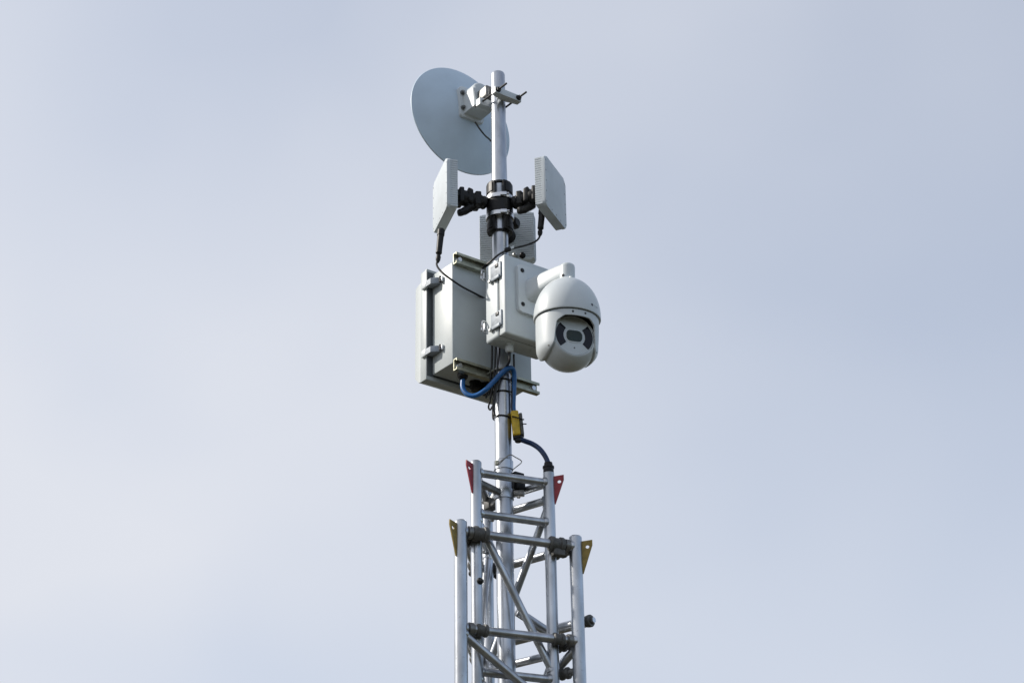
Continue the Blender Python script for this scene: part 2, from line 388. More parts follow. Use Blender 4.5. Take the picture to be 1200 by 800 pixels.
bm = bmesh.new(); lathe(bm, pq+u*0.012+Z*0.012-n*0.0, (u*0.4+Z).normalized(), [(0,0.009),(0.006,0.0105),(0.016,0.0105),(0.02,0.006)], 16); obj('clamp_knob', bm, 'zinc', cl)
# spring pin
zp = zfor((0,0), 541)
sp = thing('spring_pin', 'bent wire safety pin clipped round the pole above the top rung', 'pin', (0,0,zp))
bm = bmesh.new(); sweep(bm, smooth([at(582,543,-0.024), at(585,541.5,-0.029), at(592,536,-0.030), at(598,532.5,-0.027), at(604,535.5,-0.020), at(611.5,540.5,-0.014), at(606,546,-0.018), at(601,550,-0.022)], 3), 0.0015, 6); obj('wire', bm, 'wire', sp)
bm = bmesh.new(); box(bm, at(582.3,542.5,-0.020), X, Y, Z, (-0.005,-0.006,-0.006), (0.005,0.006,0.007), 0.002); obj('pin_head', bm, 'strut', sp)

# ------------------------------------------------------------------ dish antenna
bd = (n + Z*0.045).normalized()          # direction of the dish's back
du = bd.cross(Z).normalized()
if du.dot(u) < 0: du = -du
dz = du.cross(bd)
if dz.z < 0: dz = -dz
def dish_center():
    best = None
    for b in range(-130, 10):
        xy = un(-1.5, b); z = zfor(xy, 141.5); px = project((xy.x, xy.y, z))[0]
        if best is None or abs(px-540.7) < best[0]: best = (abs(px-540.7), xy, z, b)
    return Vector((best[1].x, best[1].y, best[2])), best[3]
dc, dcb = dish_center()
DR = 0.1905
dish = thing('dish_antenna', 'pale round dish antenna seen from its back, clamped to the pole top', 'antenna', dc)
dep = 0.052
prof = []
for k in range(0, 26):
    r = DR*k/25; prof.append((dep*(1-(r/DR)**2), r))
prof += [(-0.0005, DR+0.0012), (-0.0035, DR+0.0022), (-0.0060, DR+0.0010), (-0.0062, DR-0.002)]
for k in range(24, -1, -1):
    r = (DR-0.004)*k/25; prof.append((dep*(1-(r/DR)**2)-0.006, r))
bm = bmesh.new(); lathe2(bm, dc, bd, prof, 96); obj('reflector', bm, 'dish', dish, 60)
# feed on the far side
bm = bmesh.new(); lathe2(bm, dc, -bd, [(-dep+0.006, 0.022), (0.02, 0.020), (0.075, 0.018), (0.08, 0.034), (0.10, 0.036), (0.112, 0.03), (0.114, 0.0)], 32); obj('feed', bm, 'white', dish)
hub = dc + bd*dep + dz*(10.5*S) - du*(0.5*S)
bm = bmesh.new(); rprism(bm, hub-bd*0.012, du, bd, dz, 36*S, 46*S, 0.020, 0.010, 0.003); br = obj('mount_plate', bm, 'white', dish)
poleb = (Vector((0,0,hub.z))-hub).dot(n)        # distance hub -> pole axis
bm = bmesh.new()                                # hub body: arched block narrowing towards the pole
arch = [(-13.5*S,-19*S), (13.5*S,-19*S)] + [(13.5*S*math.cos(R(a)), 7*S+13.5*S*math.sin(R(a))) for a in range(0, 181, 12)]
prism(bm, hub+bd*0.006, du, bd, dz, arch, 0.060, 0.010); obj('mount_hub', bm, 'white', dish)
bm = bmesh.new()
box(bm, hub, du, bd, dz, (-8*S, 0.060, -13*S), (8*S, max(0.07, poleb-PR-0.003), 4*S), 0.006, 3); obj('pivot_block', bm, 'dzinc', dish)
bm = bmesh.new(); lathe2(bm, hub+dz*(6*S)+du*(14*S)+bd*0.034, -du, [(0, 0.0), (0.001, 15.5*S), (0.012, 15.5*S), (0.013, 0.0)], 32); obj('tilt_disc', bm, 'dish', dish)
for a, z in ((-15.5, 12), (-15.5, -11), (15.5, 12), (15.5, -11)):
    bm = bmesh.new(); hexnut(bm, hub+du*(a*S)+dz*(z*S)+bd*0.008, bd, 0.0070, 0.007); rod(bm, hub+du*(a*S)+dz*(z*S)+bd*0.015, hub+du*(a*S)+dz*(z*S)+bd*0.021, 0.0036, 8); obj('bolt', bm, 'dzinc', dish)
# clamp bars either side of the pole and the long clamp bolts
ax = Vector((0,0,zfor(un(0,14), 113)))
bm = bmesh.new()
vb = [(-20*S, 13*S), (-20*S, 21*S), (20*S, 21*S), (20*S, 13*S), (9*S, 11.0*S), (5*S, 9.9*S), (-5*S, 9.9*S), (-9*S, 11.0*S)]
prism(bm, ax-Z*(4.5*S), u, Z, n, vb, 9*S, 0.002); obj('clamp_bar', bm, 'white', dish)
bm = bmesh.new()
vb2 = [(-20*S, -11*S), (-20*S, -19*S), (20*S, -19*S), (20*S, -11*S), (8*S, -10.4*S), (-8*S, -10.4*S)]
prism(bm, ax-Z*(5.0*S), u, Z, n, vb2, 10*S, 0.002); obj('clamp_jaw', bm, 'white', dish)
for a, tipb in ((-15.7, 38), (15.7, 37)):
    bm = bmesh.new(); rod(bm, ax+un(a, -26), ax+un(a, tipb), 0.0032, 10); o = obj('clamp_bolt', bm, 'darkst', dish)
    bm = bmesh.new(); hexnut(bm, ax+un(a, 21), n, 0.0078, 0.007); lathe(bm, ax+un(a, 20.6), n, [(0, 0.0095), (0.0018, 0.0095)], 14); obj('nut', bm, 'darkst', o)
bm = bmesh.new(); pj = ax+un(-6, 11)+Z*(5*S)
box(bm, pj, u, n, Z, (-8*S, -3*S, -1*S), (5*S, 3*S, 3*S), 0.002); obj('clamp_saddle', bm, 'steel', dish)
dcab = thing('antenna_cable', 'short black cable hanging from the dish hub behind the pole', 'cable', hub)
bm = bmesh.new(); h0 = hub+bd*0.05-dz*(16*S)
sweep(bm, smooth([at(557, 143.5, h0.y), at(562, 151, h0.y*0.9), at(568, 158.5, h0.y*0.75), at(574, 164, 0.034), at(580, 172, 0.036), at(583, 190, 0.034), at(584, 205, 0.03)], 6), 0.0028, 8); obj('jacket', bm, 'rubber', dcab)

# ------------------------------------------------------------------ clamp cluster carrying three panel antennas
AZ = [Vector((-0.96,-0.28,0)).normalized(), Vector((0.93,-0.37,0)).normalized(), Vector((0.10,0.995,0)).normalized()]
zcl = [zfor((0,-0.035), y) for y in (209, 228.5, 236, 249, 268)]
coll = thing('pole_clamp', 'black split pole clamp held by two steel bands below the dish', 'clamp', (0,0,zcl[4]))
def arcblock(name, parent, ang, half, ri, ro, z0, z1, mt, k=10):
    bm = bmesh.new(); poly = []
    for j in range(k+1):
        a = ang-half+2*half*j/k; poly.append((ro*math.cos(a), ro*math.sin(a)))
    for j in range(k, -1, -1):
        a = ang-half+2*half*j/k; poly.append((ri*math.cos(a), ri*math.sin(a)))
    prism(bm, (0,0,z0), X, Z, Y, poly, z1-z0, 0.0015); return obj(name, bm, mt, parent)
for d in AZ:
    a = math.atan2(d.y, d.x)
    arcblock('clamp_shoe', coll, a, R(50), PR+0.0005, 0.0385, zcl[4]+0.004, zcl[0]-0.004, 'black')
    arcblock('clamp_shoe', coll, a, R(40), 0.0386, 0.0405, zcl[4]+0.010, zcl[4]+0.030, 'black')
    arcblock('clamp_shoe', coll, a, R(40), 0.0386, 0.0405, zcl[0]-0.040, zcl[0]-0.010, 'black')
for z in (zcl[1], zcl[3]):
    bm = bmesh.new(); lathe2(bm, (0,0,z), Z, [(-0.0065, 0.0402), (-0.0065, 0.0425), (-0.002, 0.0430), (0.002, 0.0430), (0.0065, 0.0425), (0.0065, 0.0402)], 48); b_ = obj('steel_band', bm, 'steel', coll)
    bm = bmesh.new(); sp_ = Vector((0.010,-0.0435,z)); box(bm, sp_, X, Y, Z, (-0.008,-0.004,-0.006), (0.012,0.004,0.006), 0.002); rod(bm, sp_+X*0.010, sp_+X*0.019, 0.004, 10); obj('band_screw', bm, 'steel', b_)
bm = bmesh.new(); lathe2(bm, (0,0,0), Z, [(zcl[3]+0.008, 0.036), (zcl[3]+0.008, 0.0405), (zcl[1]-0.010, 0.0405), (zcl[1]-0.010, 0.036)], 40); obj('centre_band', bm, 'black', coll)
bm = bmesh.new(); lathe2(bm, (0,0,0), Z, [(zcl[0]-0.006, PR+0.0003), (zcl[0]-0.006, PR+0.005), (zcl[0], PR+0.004), (zcl[0], PR+0.0003)], 40); obj('end_gasket', bm, 'black', coll)
bm = bmesh.new(); lathe2(bm, (0,0,0), Z, [(zcl[4], PR+0.0003), (zcl[4], PR+0.005), (zcl[4]+0.006, PR+0.005), (zcl[4]+0.006, PR+0.0003)], 40); obj('end_gasket', bm, 'black', coll)

PW = 0.174; PT = 0.034
zmid = (zcl[0]+zcl[4])/2
plabel = ['white square panel antenna facing the sunny side, its cable running down to the grey cabinet',
          'white square panel antenna above the dome camera, its flat face turned away from the dish',
          'white panel antenna behind the pole, finned back half hidden by the black clamp']
alabel = ['black ball joint arm holding the panel antenna above the grey cabinet',
          'black ball joint arm holding the panel antenna above the dome camera',
          'black ball joint arm behind the pole holding the rear panel antenna']
# photo columns of the vertical edge nearest to the viewer, and its top row
fit = [dict(px=523.5, y0=183, near=-1), dict(px=638, y0=180, near=-1), None]
def build_panel(k):
    d = AZ[k].copy()                    # facing
    t = Z.cross(d)                      # horizontal along the face
    if k < 2:
        # centre of the front face from the near edge (near edge = the +-t edge closest to the camera)
        e = t if t.y < 0 else -t
        tgt = fit[k]['px']; best = None
        for q in range(40, 200):
            c = d*(q*0.001); xy = c+e*(PW/2)
            zt = zfor(xy, fit[k]['y0']); px = project((xy.x, xy.y, zt))[0]
            if best is None or abs(px-tgt) < best[0]: best = (abs(px-tgt), c.copy(), zt)
        fc = best[1]; fc.z = best[2]-PW/2
    else:
        fc = d*0.190+X*0.004; xy = fc+X*0.04-d*PT; fc.z = zfor(xy, 306)+PW/2
    root = thing('panel_antenna', plabel[k], 'antenna', fc-Z*(PW/2)-d*(PT/2), 'panel antennas round the pole')
    bm = bmesh.new(); rprism(bm, fc-d*0.011, t, d, Z, PW, PW, 0.011, 0.016, 0.0045); obj('radome', bm, 'radome', root)
    bm = bmesh.new(); rprism(bm, fc-d*(PT-0.002), t, d, Z, PW-0.0062, PW-0.0062, PT-0.013, 0.012); hs = obj('rear_housing', bm, 'radome', root)
    bm = bmesh.new(); m_ = 21
    for i in range(m_):
        z = -PW/2+0.010+(PW-0.020)*i/(m_-1)
        box(bm, fc+Z*z, t, d, Z, (-PW/2+0.0022, -PT, -0.0033), (PW/2-0.0022, -0.0112, 0.0033), 0.0006, 1)
    obj('cooling_fins', bm, 'radome', hs)
    for s1 in (-1, 1):
        for i in range(5):
            for ver in (0, 1):
                v_ = (s1*(PW/2-0.0085), -PW/2+0.016+(PW-0.032)*i/4)
                if ver and (s1 > 0 or i in (0, 4)): continue
                if ver: v_ = (v_[1], v_[0])
                bm = bmesh.new(); screw(bm, fc+t*v_[0]+Z*v_[1]-d*0.0002, d, 0.0022, 0.0006); obj('screw', bm, 'darkst', root)
    # back plate for the arm
    bm = bmesh.new(); lathe(bm, fc-d*(PT-0.001), -d, [(0, 0.028), (0.006, 0.027), (0.010, 0.016)], 24); obj('mount_disc', bm, 'black', root)
    return root, fc, d, t
panels = [build_panel(k) for k in range(3)]
root_, fc_, d_, t_ = panels[2]
for q in (0.025, 0.048):
    bm = bmesh.new(); p_ = fc_-d_*(PT+0.001)-Z*(PW/2-0.016)+X*q
    lathe2(bm, p_, -d_, [(-0.004,0.010),(0.006,0.0095),(0.006,0.007),(0.016,0.0065),(0.018,0.004)], 14); obj('port_plug', bm, 'black' if q > 0.03 else 'zinc', root_)
def build_arm(k):
    root_, fc, d, t = panels[k]
    zb = zfor(d*0.05, 238 if k < 2 else 246)
    a = d*0.0405; a.z = zb
    b = fc-d*(PT+0.006); b.z = zb + (0.012 if k < 2 else 0.0)
    if k == 2: b.z = zb
    ax = (b-a); L_ = ax.length; ax.normalize()
    arm = thing('mount_arm', alabel[k], 'mount', a)
    bm = bmesh.new()
    pr = [(0,0.012),(0.004,0.016),(0.010,0.018),(0.016,0.0165),(0.022,0.019),(0.32*L_+0.006,0.0205),(0.5*L_,0.0175),(0.62*L_,0.0205),(0.74*L_,0.021),(0.84*L_,0.018),(0.90*L_,0.0195),(0.98*L_,0.017),(L_,0.013)]
    pr = sorted((a_, b_*1.18) for a_, b_ in pr); lathe(bm, a, ax, pr, 20); obj('arm_body', bm, 'black', arm, 25)
    bm = bmesh.new()                    # clamp halves with grip ribs
    s = ax.cross(Z).normalized()
    for q, (p_, h1, h0, w_) in enumerate(((0.30, 0.0235, -0.024, 0.010), (0.52, 0.0275, -0.020, 0.009), (0.78, 0.0255, -0.026, 0.008))):
        box(bm, a+ax*(p_*L_), (ax+Z*(0.25 if q % 2 else -0.2)).normalized(), s, Z, (-w_,-0.0245,h0), (w_,0.0245,h1), 0.005, 3)
    obj('arm_grip', bm, 'black', arm)
    mid = a+ax*(0.52*L_)
    bm = bmesh.new(); lathe(bm, mid-Z*0.012, -Z, [(0, 0.011), (0.012, 0.0125), (0.020, 0.011), (0.024, 0.008)], 16); lev = obj('arm_screw', bm, 'black', arm)
    lv = (Vector((-0.85,-0.2,-0.50)) if k == 0 else Vector((-0.75,-0.35,-0.45))).normalized()
    p0 = mid-Z*0.030
    bm = bmesh.new(); sweep(bm, smooth([p0-lv*0.016+Z*0.004, p0, p0+lv*0.018-Z*0.004, p0+lv*0.034-Z*0.003, p0+lv*0.040-Z*0.002], 4), [0.0135]*5+[0.0125]*4+[0.0115]*4+[0.010]*3+[0.007], 12); 
    for v in bm.verts: pass
    obj('lever', bm, 'black', lev)
    if k == 2:
        pk = at(602, 262, 0.035)
        bm = bmesh.new(); lathe(bm, pk, (n*0.8+X*0.4).normalized(), [(-0.012,0.012),(0.0,0.019),(0.010,0.019),(0.016,0.012)], 20); kn = obj('clamp_knob', bm, 'black', arm)
for k in range(3): build_arm(k)
# connectors and coax cables
def coax(k, start, pts, lab, rad=0.0030):
    root_, fc, d, t = panels[k]
    c = thing('antenna_cable', lab, 'cable', start)
    bm = bmesh.new(); sweep(bm, smooth([p for p in pts], 8), rad, 10); obj('jacket', bm, 'rubber', c)
    return c
def connector(c, p, ax, L_, r):
    bm = bmesh.new(); ax = ax.normalized()
    lathe2(bm, p, ax, [(-0.004, r*0.9), (0, r*1.15), (L_*0.16, r*1.15), (L_*0.17, r), (L_*0.62, r*0.92), (L_*0.70, r*0.98), (L_*0.76, r*0.55), (L_*0.82, r*0.78), (L_*0.92, r*0.70), (L_, r*0.3)], 16)
    return obj('connector', bm, 'black', c, 25)
p0 = panels[0]; p1 = panels[1]
b0 = p0[1]-p0[2]*0.020-Z*(PW/2)
yb = b0.y-0.03
sL = at(517, 270, yb); sL2 = at(513, 308, yb)
c0 = coax(0, sL2, [at(513.8, 302, yb), at(511.8, 310, yb), at(516, 317, yb-0.006), at(524, 324, yb-0.012), at(540, 335, -0.055), at(556, 343.5, -0.02), at(568, 349.5, 0.02), at(576, 353, 0.03)], 'black coax cable drooping from the sunny side panel antenna to the junction box')
connector(c0, sL, sL2-sL, (sL2-sL).length, 0.0098)
b1 = p1[1]-p1[2]*0.022-Z*(PW/2)
yb = -0.035
sR = at(635.5, 246, yb); sR2 = at(632.5, 277, yb)
c1 = coax(1, sR2, [at(633, 272, yb), at(632, 278, yb), at(628, 282.5, yb), at(619, 286.5, yb), at(608, 289.5, yb), at(595, 293, -0.036), at(585, 298, -0.036), at(576, 305.5, -0.030), at(568, 312, -0.01), at(563, 318, 0.0)], 'black coax cable curving from the panel antenna above the camera past the pole')
connector(c1, sR, sR2-sR, (sR2-sR).length, 0.0098)
tp = at(595, 292.6, -0.036)
ct = thing('cable_tie', 'small black cable clip on the coax in front of the pole', 'cable tie', tp)
dct = (at(608,289.5,yb)-at(585,298,-0.036)).normalized()
bm = bmesh.new(); lathe(bm, tp, dct, [(-0.010,0.004),(-0.007,0.0075),(0.007,0.0075),(0.010,0.004)], 10); obj('clip', bm, 'black', ct)
bm = bmesh.new(); box(bm, tp, dct, dct.cross(Z).normalized(), Z, (0.006,-0.003,-0.004), (0.020,0.003,0.005), 0.001); obj('tail', bm, 'white', ct)

# ------------------------------------------------------------------ grey equipment cabinet behind the pole
A0, A1, B0 = -58.8, 57.0, -17.0
xyc = un(A0, B0)
zt, zb = zfor(xyc, 306.5), zfor(xyc, 425.0)
cab = thing('equipment_cabinet', 'light grey metal equipment cabinet strapped behind the pole with strut rails', 'cabinet', V(un(-1, -55), zb))
def cbx(name, a0, a1, b0, b1, z0, z1, mt, parent, bev=0.003, seg=2):
    bm = bmesh.new(); box(bm, (0,0,0), u, n, Z, (a0*S, b0*S, z0), (a1*S, b1*S, z1), bev, seg); return obj(name, bm, mt, parent)
body = cbx('body', A0, A1, -58, B0, zb, zt, 'cab', cab, 0.004)
cbx('gasket', A0+3, A1-3, -59.6, -57.5, zb+0.012, zt-0.012, 'gasket', cab, 0.001)
OV = 7.6
lid = cbx('door', A0-OV, A1+OV, -72, -59.4, zb-0.016, zt+0.014, 'cab', cab, 0.003)
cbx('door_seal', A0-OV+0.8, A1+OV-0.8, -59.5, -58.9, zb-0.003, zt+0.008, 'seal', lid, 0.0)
bm = bmesh.new()                          # raised door panel with chamfered rim, lower at the top
def loop(a, z0, z1, b): return [bm.verts.new(u*(x*S)+n*(b*S)+Z*z) for x, z in ((A0-OV+a, z0), (A1+OV-a, z0), (A1+OV-a, z1), (A0-OV+a, z1))]
L1 = loop(0.6, zb-0.014, zt-0.018, -71.8); L2 = loop(0.6, zb-0.012, zt-0.020, -76); L3 = loop(1.5, zb+0.008, zt-0.026, -84); L4 = loop(4, zb+0.014, zt-0.032, -85.5)
for A_, B_ in ((L1, L2), (L2, L3), (L3, L4)):
    for k in range(4): bm.faces.new((A_[k], A_[(k+1)%4], B_[(k+1)%4], B_[k]))
bm.faces.new(L4); bm.faces.new(L1); obj('door_panel', bm, 'cab', lid)
cbx('rain_lip', A0-OV+1, A1+OV-1, -65, -60, zt+0.0138, zt+0.018, 'cab', lid, 0.001)
# latches on the sunny side, two on the far side too
def latch(zc_, side):
    a = A0 if side < 0 else A1; e = -1 if side < 0 else 1
    oo = OV*S
    bm = bmesh.new(); box(bm, u*(a*S)+Z*zc_, u*e, n, Z, (oo-0.002, -66*S, -0.011), (oo+0.008, -57*S, 0.011), 0.002); l = obj('latch', bm, 'white', cab)
    bm = bmesh.new()
    prf = [(0.001,-57.2*S),(oo+0.007,-57.2*S),(oo+0.007,-47*S),(0.012,-41*S),(0.006,-40*S),(0.001,-41*S)]
    o = u*(a*S)+Z*(zc_-0.0095); prism(bm, o, u*e, Z, n, prf, 0.019, 0.001); obj('latch_lever', bm, 'hinge', l)
    bm = bmesh.new(); box(bm, u*(a*S)+Z*zc_, u*e, n, Z, (-0.001, -39*S, -0.008), (0.008, -34*S, 0.008), 0.002); obj('latch_catch', bm, 'steel', l)
    bm = bmesh.new(); rod(bm, u*(a*S)+u*e*0.008+n*(-37*S)+Z*(zc_-0.009), u*(a*S)+u*e*0.008+n*(-37*S)+Z*(zc_+0.009), 0.004, 10); obj('latch_pin', bm, 'darkst', l)
xl = un(A0, -60)
for y in (336.5, 416.0):
    for sd in (-1, 1): latch(zfor(xl, y), sd)
# strut rails: C-channels with lips, one above and one below
def strut(z0, a0, a1):
    h, d, tk, lip = 0.036, 0.0165, 0.0028, 0.008
    # opening faces n (towards the pole)
    prf = [(0,0),(d,0),(d,lip),(d-tk,lip),(d-tk,tk),(tk,tk),(tk,h-tk),(d-tk,h-tk),(d-tk,h-lip),(d,h-lip),(d,h),(0,h)]
    bm = bmesh.new(); o = u*(a0*S)+n*((B0+0.3)*S)+Z*z0
    A_ = [bm.verts.new(o+n*x+Z*z) for x, z in prf]; B_ = [bm.verts.new(o+n*x+Z*z+u*((a1-a0)*S)) for x, z in prf]
    k = len(prf)
    for i in range(k): bm.faces.new((A_[i], A_[(i+1)%k], B_[(i+1)%k], B_[i]))
    for L_ in (A_, B_):
        for q in ((0,1,4,5),(1,2,3,4),(0,5,6,11),(6,7,10,11),(7,8,9,10)): bm.faces.new([L_[i] for i in q])
    r = obj('strut_rail', bm, 'strut', cab, 20)
    for a in (a0+7, a1-7):
        p = u*(a*S)+n*((B0+0.3)*S+tk)+Z*(z0+h/2)
        bm = bmesh.new(); lathe(bm, p-n*0.001, n, [(0,0.0095),(0.0015,0.0095)], 14); hexnut(bm, p, n, 0.0075, 0.009); obj('bolt', bm, 'steel', r)
    return r
xr = un(A0+2, B0+6)
zs1 = zfor(xr, 308)
strut(zs1, A0+1, A1+6)
zs2 = zfor(xr, 432.5)
strut(zs2, A0+1, A1+6)
# pole U-bolts holding the rails
for zz in (zs1+0.018, zs2+0.018):
    bm = bmesh.new(); pts = [un(-11.5, -13)+Z*zz] + [Vector((0,0,zz))+(u*math.cos(R(a))+n*math.sin(R(a)))*(PR+0.0045) for a in range(180, -1, -15)] + [un(11.5, -13)+Z*zz]
    sweep(bm, pts, 0.004, 10); obj('pole_clamp_bolt', bm, 'zinc', cab)
# glands and plugs under the cabinet
def gland(px, py, b, r, L_, mt, parent):
    best = None
    for a in range(-60, 60):
        xy = un(a, b); x_ = project((xy.x, xy.y, zb))[0]
        if best is None or abs(x_-px) < best[0]: best = (abs(x_-px), xy)
    p = V(best[1], zb+0.001); bm = bmesh.new()
    lathe2(bm, p, -Z, [(0, r*1.25), (0.004, r*1.25), (0.004, r*1.1), (L_*0.45, r*1.1), (L_*0.46, r*1.22), (L_*0.8, r*1.18), (L_, r*0.8)], 14)
    obj('cable_gland', bm, mt, parent, 25); return p-Z*L_
g1 = gland(542.5, 440, -23, 0.0130, 0.036, 'black', body)
g2 = gland(557, 460, -44, 0.0140, 0.030, 'black', body)
g3 = gland(569, 462, -42, 0.0150, 0.034, 'black', body)
g4 = gland(575, 455, -26, 0.0110, 0.030, 'black', body)

# ------------------------------------------------------------------ junction box in front of the pole
JA0, JA1, JB0, JB1 = -34.7, 41.5, 14.0, 54.0
xyj = un(JA0, JB1); jt, jb = zfor(xyj, 297.0), zfor(xyj, 389.0)
jun = thing('junction_box', 'white plastic junction box with steel hinges carrying the dome camera', 'enclosure', V(un(3, 34), jb))
JL = 41.0
jbod = cbx('body', JA0, JA1, JB0, JL-0.5, jb, jt, 'junc', jun, 0.010, 4)
# lid is bevelled on its outer side
jlid = cbx('lid', JA0-0.2, JA1+0.2, JL+0.4, JB1, jb-0.0006, jt+0.0006, 'junc', jun, 0.006, 4)
cbx('seal', JA0+1.2, JA1-1.2, JL-1.5, JL+1.4, jb+0.004, jt-0.004, 'gasket', jun, 0.0)
bmh = None
def hinge(zc_):
    a = JA0; bm = bmesh.new(); box(bm, u*(a*S)+Z*zc_, -u, n, Z, (-0.001, (JL-13)*S, -0.025), (0.005, (JL+7)*S, 0.024), 0.0015); h = obj('hinge', bm, 'hinge', jun)
    bm = bmesh.new(); box(bm, u*(a*S)+Z*(zc_-0.022), -u, n, Z, (0.004, (JL-9)*S, -0.006), (0.009, (JL+5)*S, 0.004), 0.001); obj('hinge_lip', bm, 'hinge', h)
    bm = bmesh.new(); box(bm, u*(a*S)+Z*(zc_+0.014), -u, n, Z, (0.0045, (JL-3)*S, -0.004), (0.0075, (JL+2.5)*S, 0.007), 0.001); obj('hinge_pin', bm, 'darkst', h)
    bm = bmesh.new(); screw(bm, u*(a*S)-u*0.005+n*((JL-13)*S)+Z*(zc_-0.024), (-u), 0.006, 0.006); obj('screw', bm, 'zinc', h)
xh = un(JA0, JL-2)
for y in (318, 374.5): hinge(zfor(xh, y))
def hoop(y):
    p = un(JA0-1.5, JB0+0.5); p = V(p, zfor(p, y)); bm = bmesh.new()
    sweep(bm, smooth([p+Z*0.018+u*0.004, p+Z*0.017-u*0.006, p+Z*0.006-u*0.010+n*0.004, p-Z*0.006-u*0.009, p-Z*0.014-u*0.008, p-Z*0.016+u*0.003], 5), 0.0024, 8)
    box(bm, p, -u, n, Z, (-0.004,-0.005,-0.012), (0.002,0.004,0.010), 0.001); obj('wire_catch', bm, 'steel', jun)
for y in (323, 383): hoop(y)
# moulded plug discs and gland below
for a, b in ((-24, 30), (22, 34)):
    bm = bmesh.new(); lathe(bm, V(un(a, b), jb+0.001), -Z, [(0,0.015),(0.0022,0.0145)], 20); obj('knockout_disc', bm, 'junc', jbod)
def jgl(px):
    best = None
    for a in range(-30, 40):
        xy = un(a, 30); x_ = project((xy.x, xy.y, jb))[0]
        if best is None or abs(x_-px) < best[0]: best = (abs(x_-px), xy)
    return V(best[1], jb)
jg = jgl(597)
bm = bmesh.new(); lathe2(bm, jg+Z*0.001, -Z, [(0,0.0135),(0.006,0.0135),(0.006,0.011),(0.010,0.0125),(0.022,0.0115),(0.026,0.008)], 14); obj('cable_gland', bm, 'white', jbod, 25)
# bracket to the pole behind the box
bm = bmesh.new(); box(bm, (0,0,(jt+jb)/2), u, n, Z, (-16*S, 10.2*S, -0.09), (16*S, 14.2*S, 0.09), 0.002); obj('pole_bracket', bm, 'zinc', jun)

# ------------------------------------------------------------------ dome camera
xyq = un(3.5, JB1)
zq = zfor(xyq, 344.0)
ptz = thing('dome_camera', 'white dome security camera on a short arm fixed to the junction box', 'camera', V(un(3.5, 100), zq-0.2))
PC = V(un(3.5, JB1), zq)
bm = bmesh.new(); rprism(bm, PC-n*0.001, u, n, Z, 46*S, 62*S, 0.014, 0.012, 0.004); pl = obj('mount_plate', bm, 'white', ptz)
for a in (-17, 17):
    for z in (-21, 23):
        bm = bmesh.new(); p = PC+u*(a*S)+Z*(z*S)+n*0.0135; lathe(bm, p, n, [(-0.002,0.0068),(0.001,0.0068),(0.0015,0.005)], 12); hexnut(bm, p+n*0.001, n, 0.0042, 0.003); obj('bolt', bm, 'darkst', pl)
# camera position: the middle of the dome rim shows at (664.5, 376)
best = None
for b in range(90, 190):
    xy = un(3.5, b); z = zfor(xy, 376); x_ = project((xy.x, xy.y, z))[0]
    if best is None or abs(x_-664.6) < best[0]: best = (abs(x_-664.6), b, xy, z)
PB = best[1]; SC = V(best[2], best[3])
sag = R(2.6)
A = (Z*math.cos(sag) + n*math.sin(sag)).normalized()           # camera's own axis, drooping slightly
k_ = (CAM-SC).length/6.0                                        # nearer than the mast: pixel size there
P_ = S*k_
RD = 39.6*P_; HD = 53*P_
prof = [(0.0, RD-0.004), (0.0, RD-0.0005), (0.002, RD), (0.006, RD)]
for j in range(1, 25):
    a = R(90*j/25); prof.append((0.006+(HD-0.006)*math.sin(a), max(RD*math.cos(a)**0.92, 0.0)))
prof = [p for p in prof if p[1] > 9.5*P_]
prof += [(HD+0.001, 9.6*P_), (HD+0.004, 9.0*P_)]
bm = bmesh.new(); lathe2(bm, SC, A, prof, 96); shell = obj('upper_shell', bm, 'white', ptz, 40)
# small boss on the crown
bm = bmesh.new(); pb = SC + A*(HD-0.010) + (n*0.75-u*0.2).normalized()*(14*P_); lathe(bm, pb, (A+n*0.7).normalized(), [(-0.008,0.011),(0.003,0.009),(0.005,0.005)], 16); obj('crown_boss', bm, 'white', shell)
# neck cylinder and arm
top = SC + A*(HD-0.004); capr = 9.2*P_
capz = 22*P_
bm = bmesh.new(); lathe2(bm, top, A, [(-0.004, capr), (0.0, capr), (capz*0.80, capr), (capz*0.93, capr*0.93), (capz*0.99, capr*0.75), (capz*1.02, capr*0.4), (capz*1.025, 0)], 40); obj('neck', bm, 'white', ptz, 40)
bm = bmesh.new()
armA = PC + n*0.012; armB = top + A*(capz*0.60)
sec = []
for t_ in [j/10 for j in range(11)]:
    c = armA.lerp(armB, t_); c.z += 0.012*math.sin(math.pi*t_)*0.5
    e_ = (1-t_)**3
    wd = 8.2*P_ + 5*S*e_; hh = 9.6*P_ + 5.5*S*(1-t_)**1.5
    sec.append((c, wd, hh))
rings = []
for c, wd, hh in sec:
    rr_ = []
    for j in range(28):
        a = 2*math.pi*j/28; ca, sa = math.cos(a), math.sin(a)
        rr_.append(bm.verts.new(c+u*(wd*math.copysign(abs(ca)**0.55, ca))+Z*(hh*math.copysign(abs(sa)**0.55, sa))))
    rings.append(rr_)
for a_, b_ in zip(rings, rings[1:]):
    for j in range(28): bm.faces.new((a_[j], a_[(j+1)%28], b_[(j+1)%28], b_[j]))
bm.faces.new(rings[0]); bm.faces.new(rings[-1]); arm_o = obj('arm', bm, 'white', ptz, 50)
for e in (-1, 1):
    p = top + A*(0.010) + (n*0.35+u*e).normalized()*capr
    bm = bmesh.new(); screw(bm, p, (n*0.35+u*e).normalized(), 0.0042, 0.003); obj('screw', bm, 'darkst', arm_o)
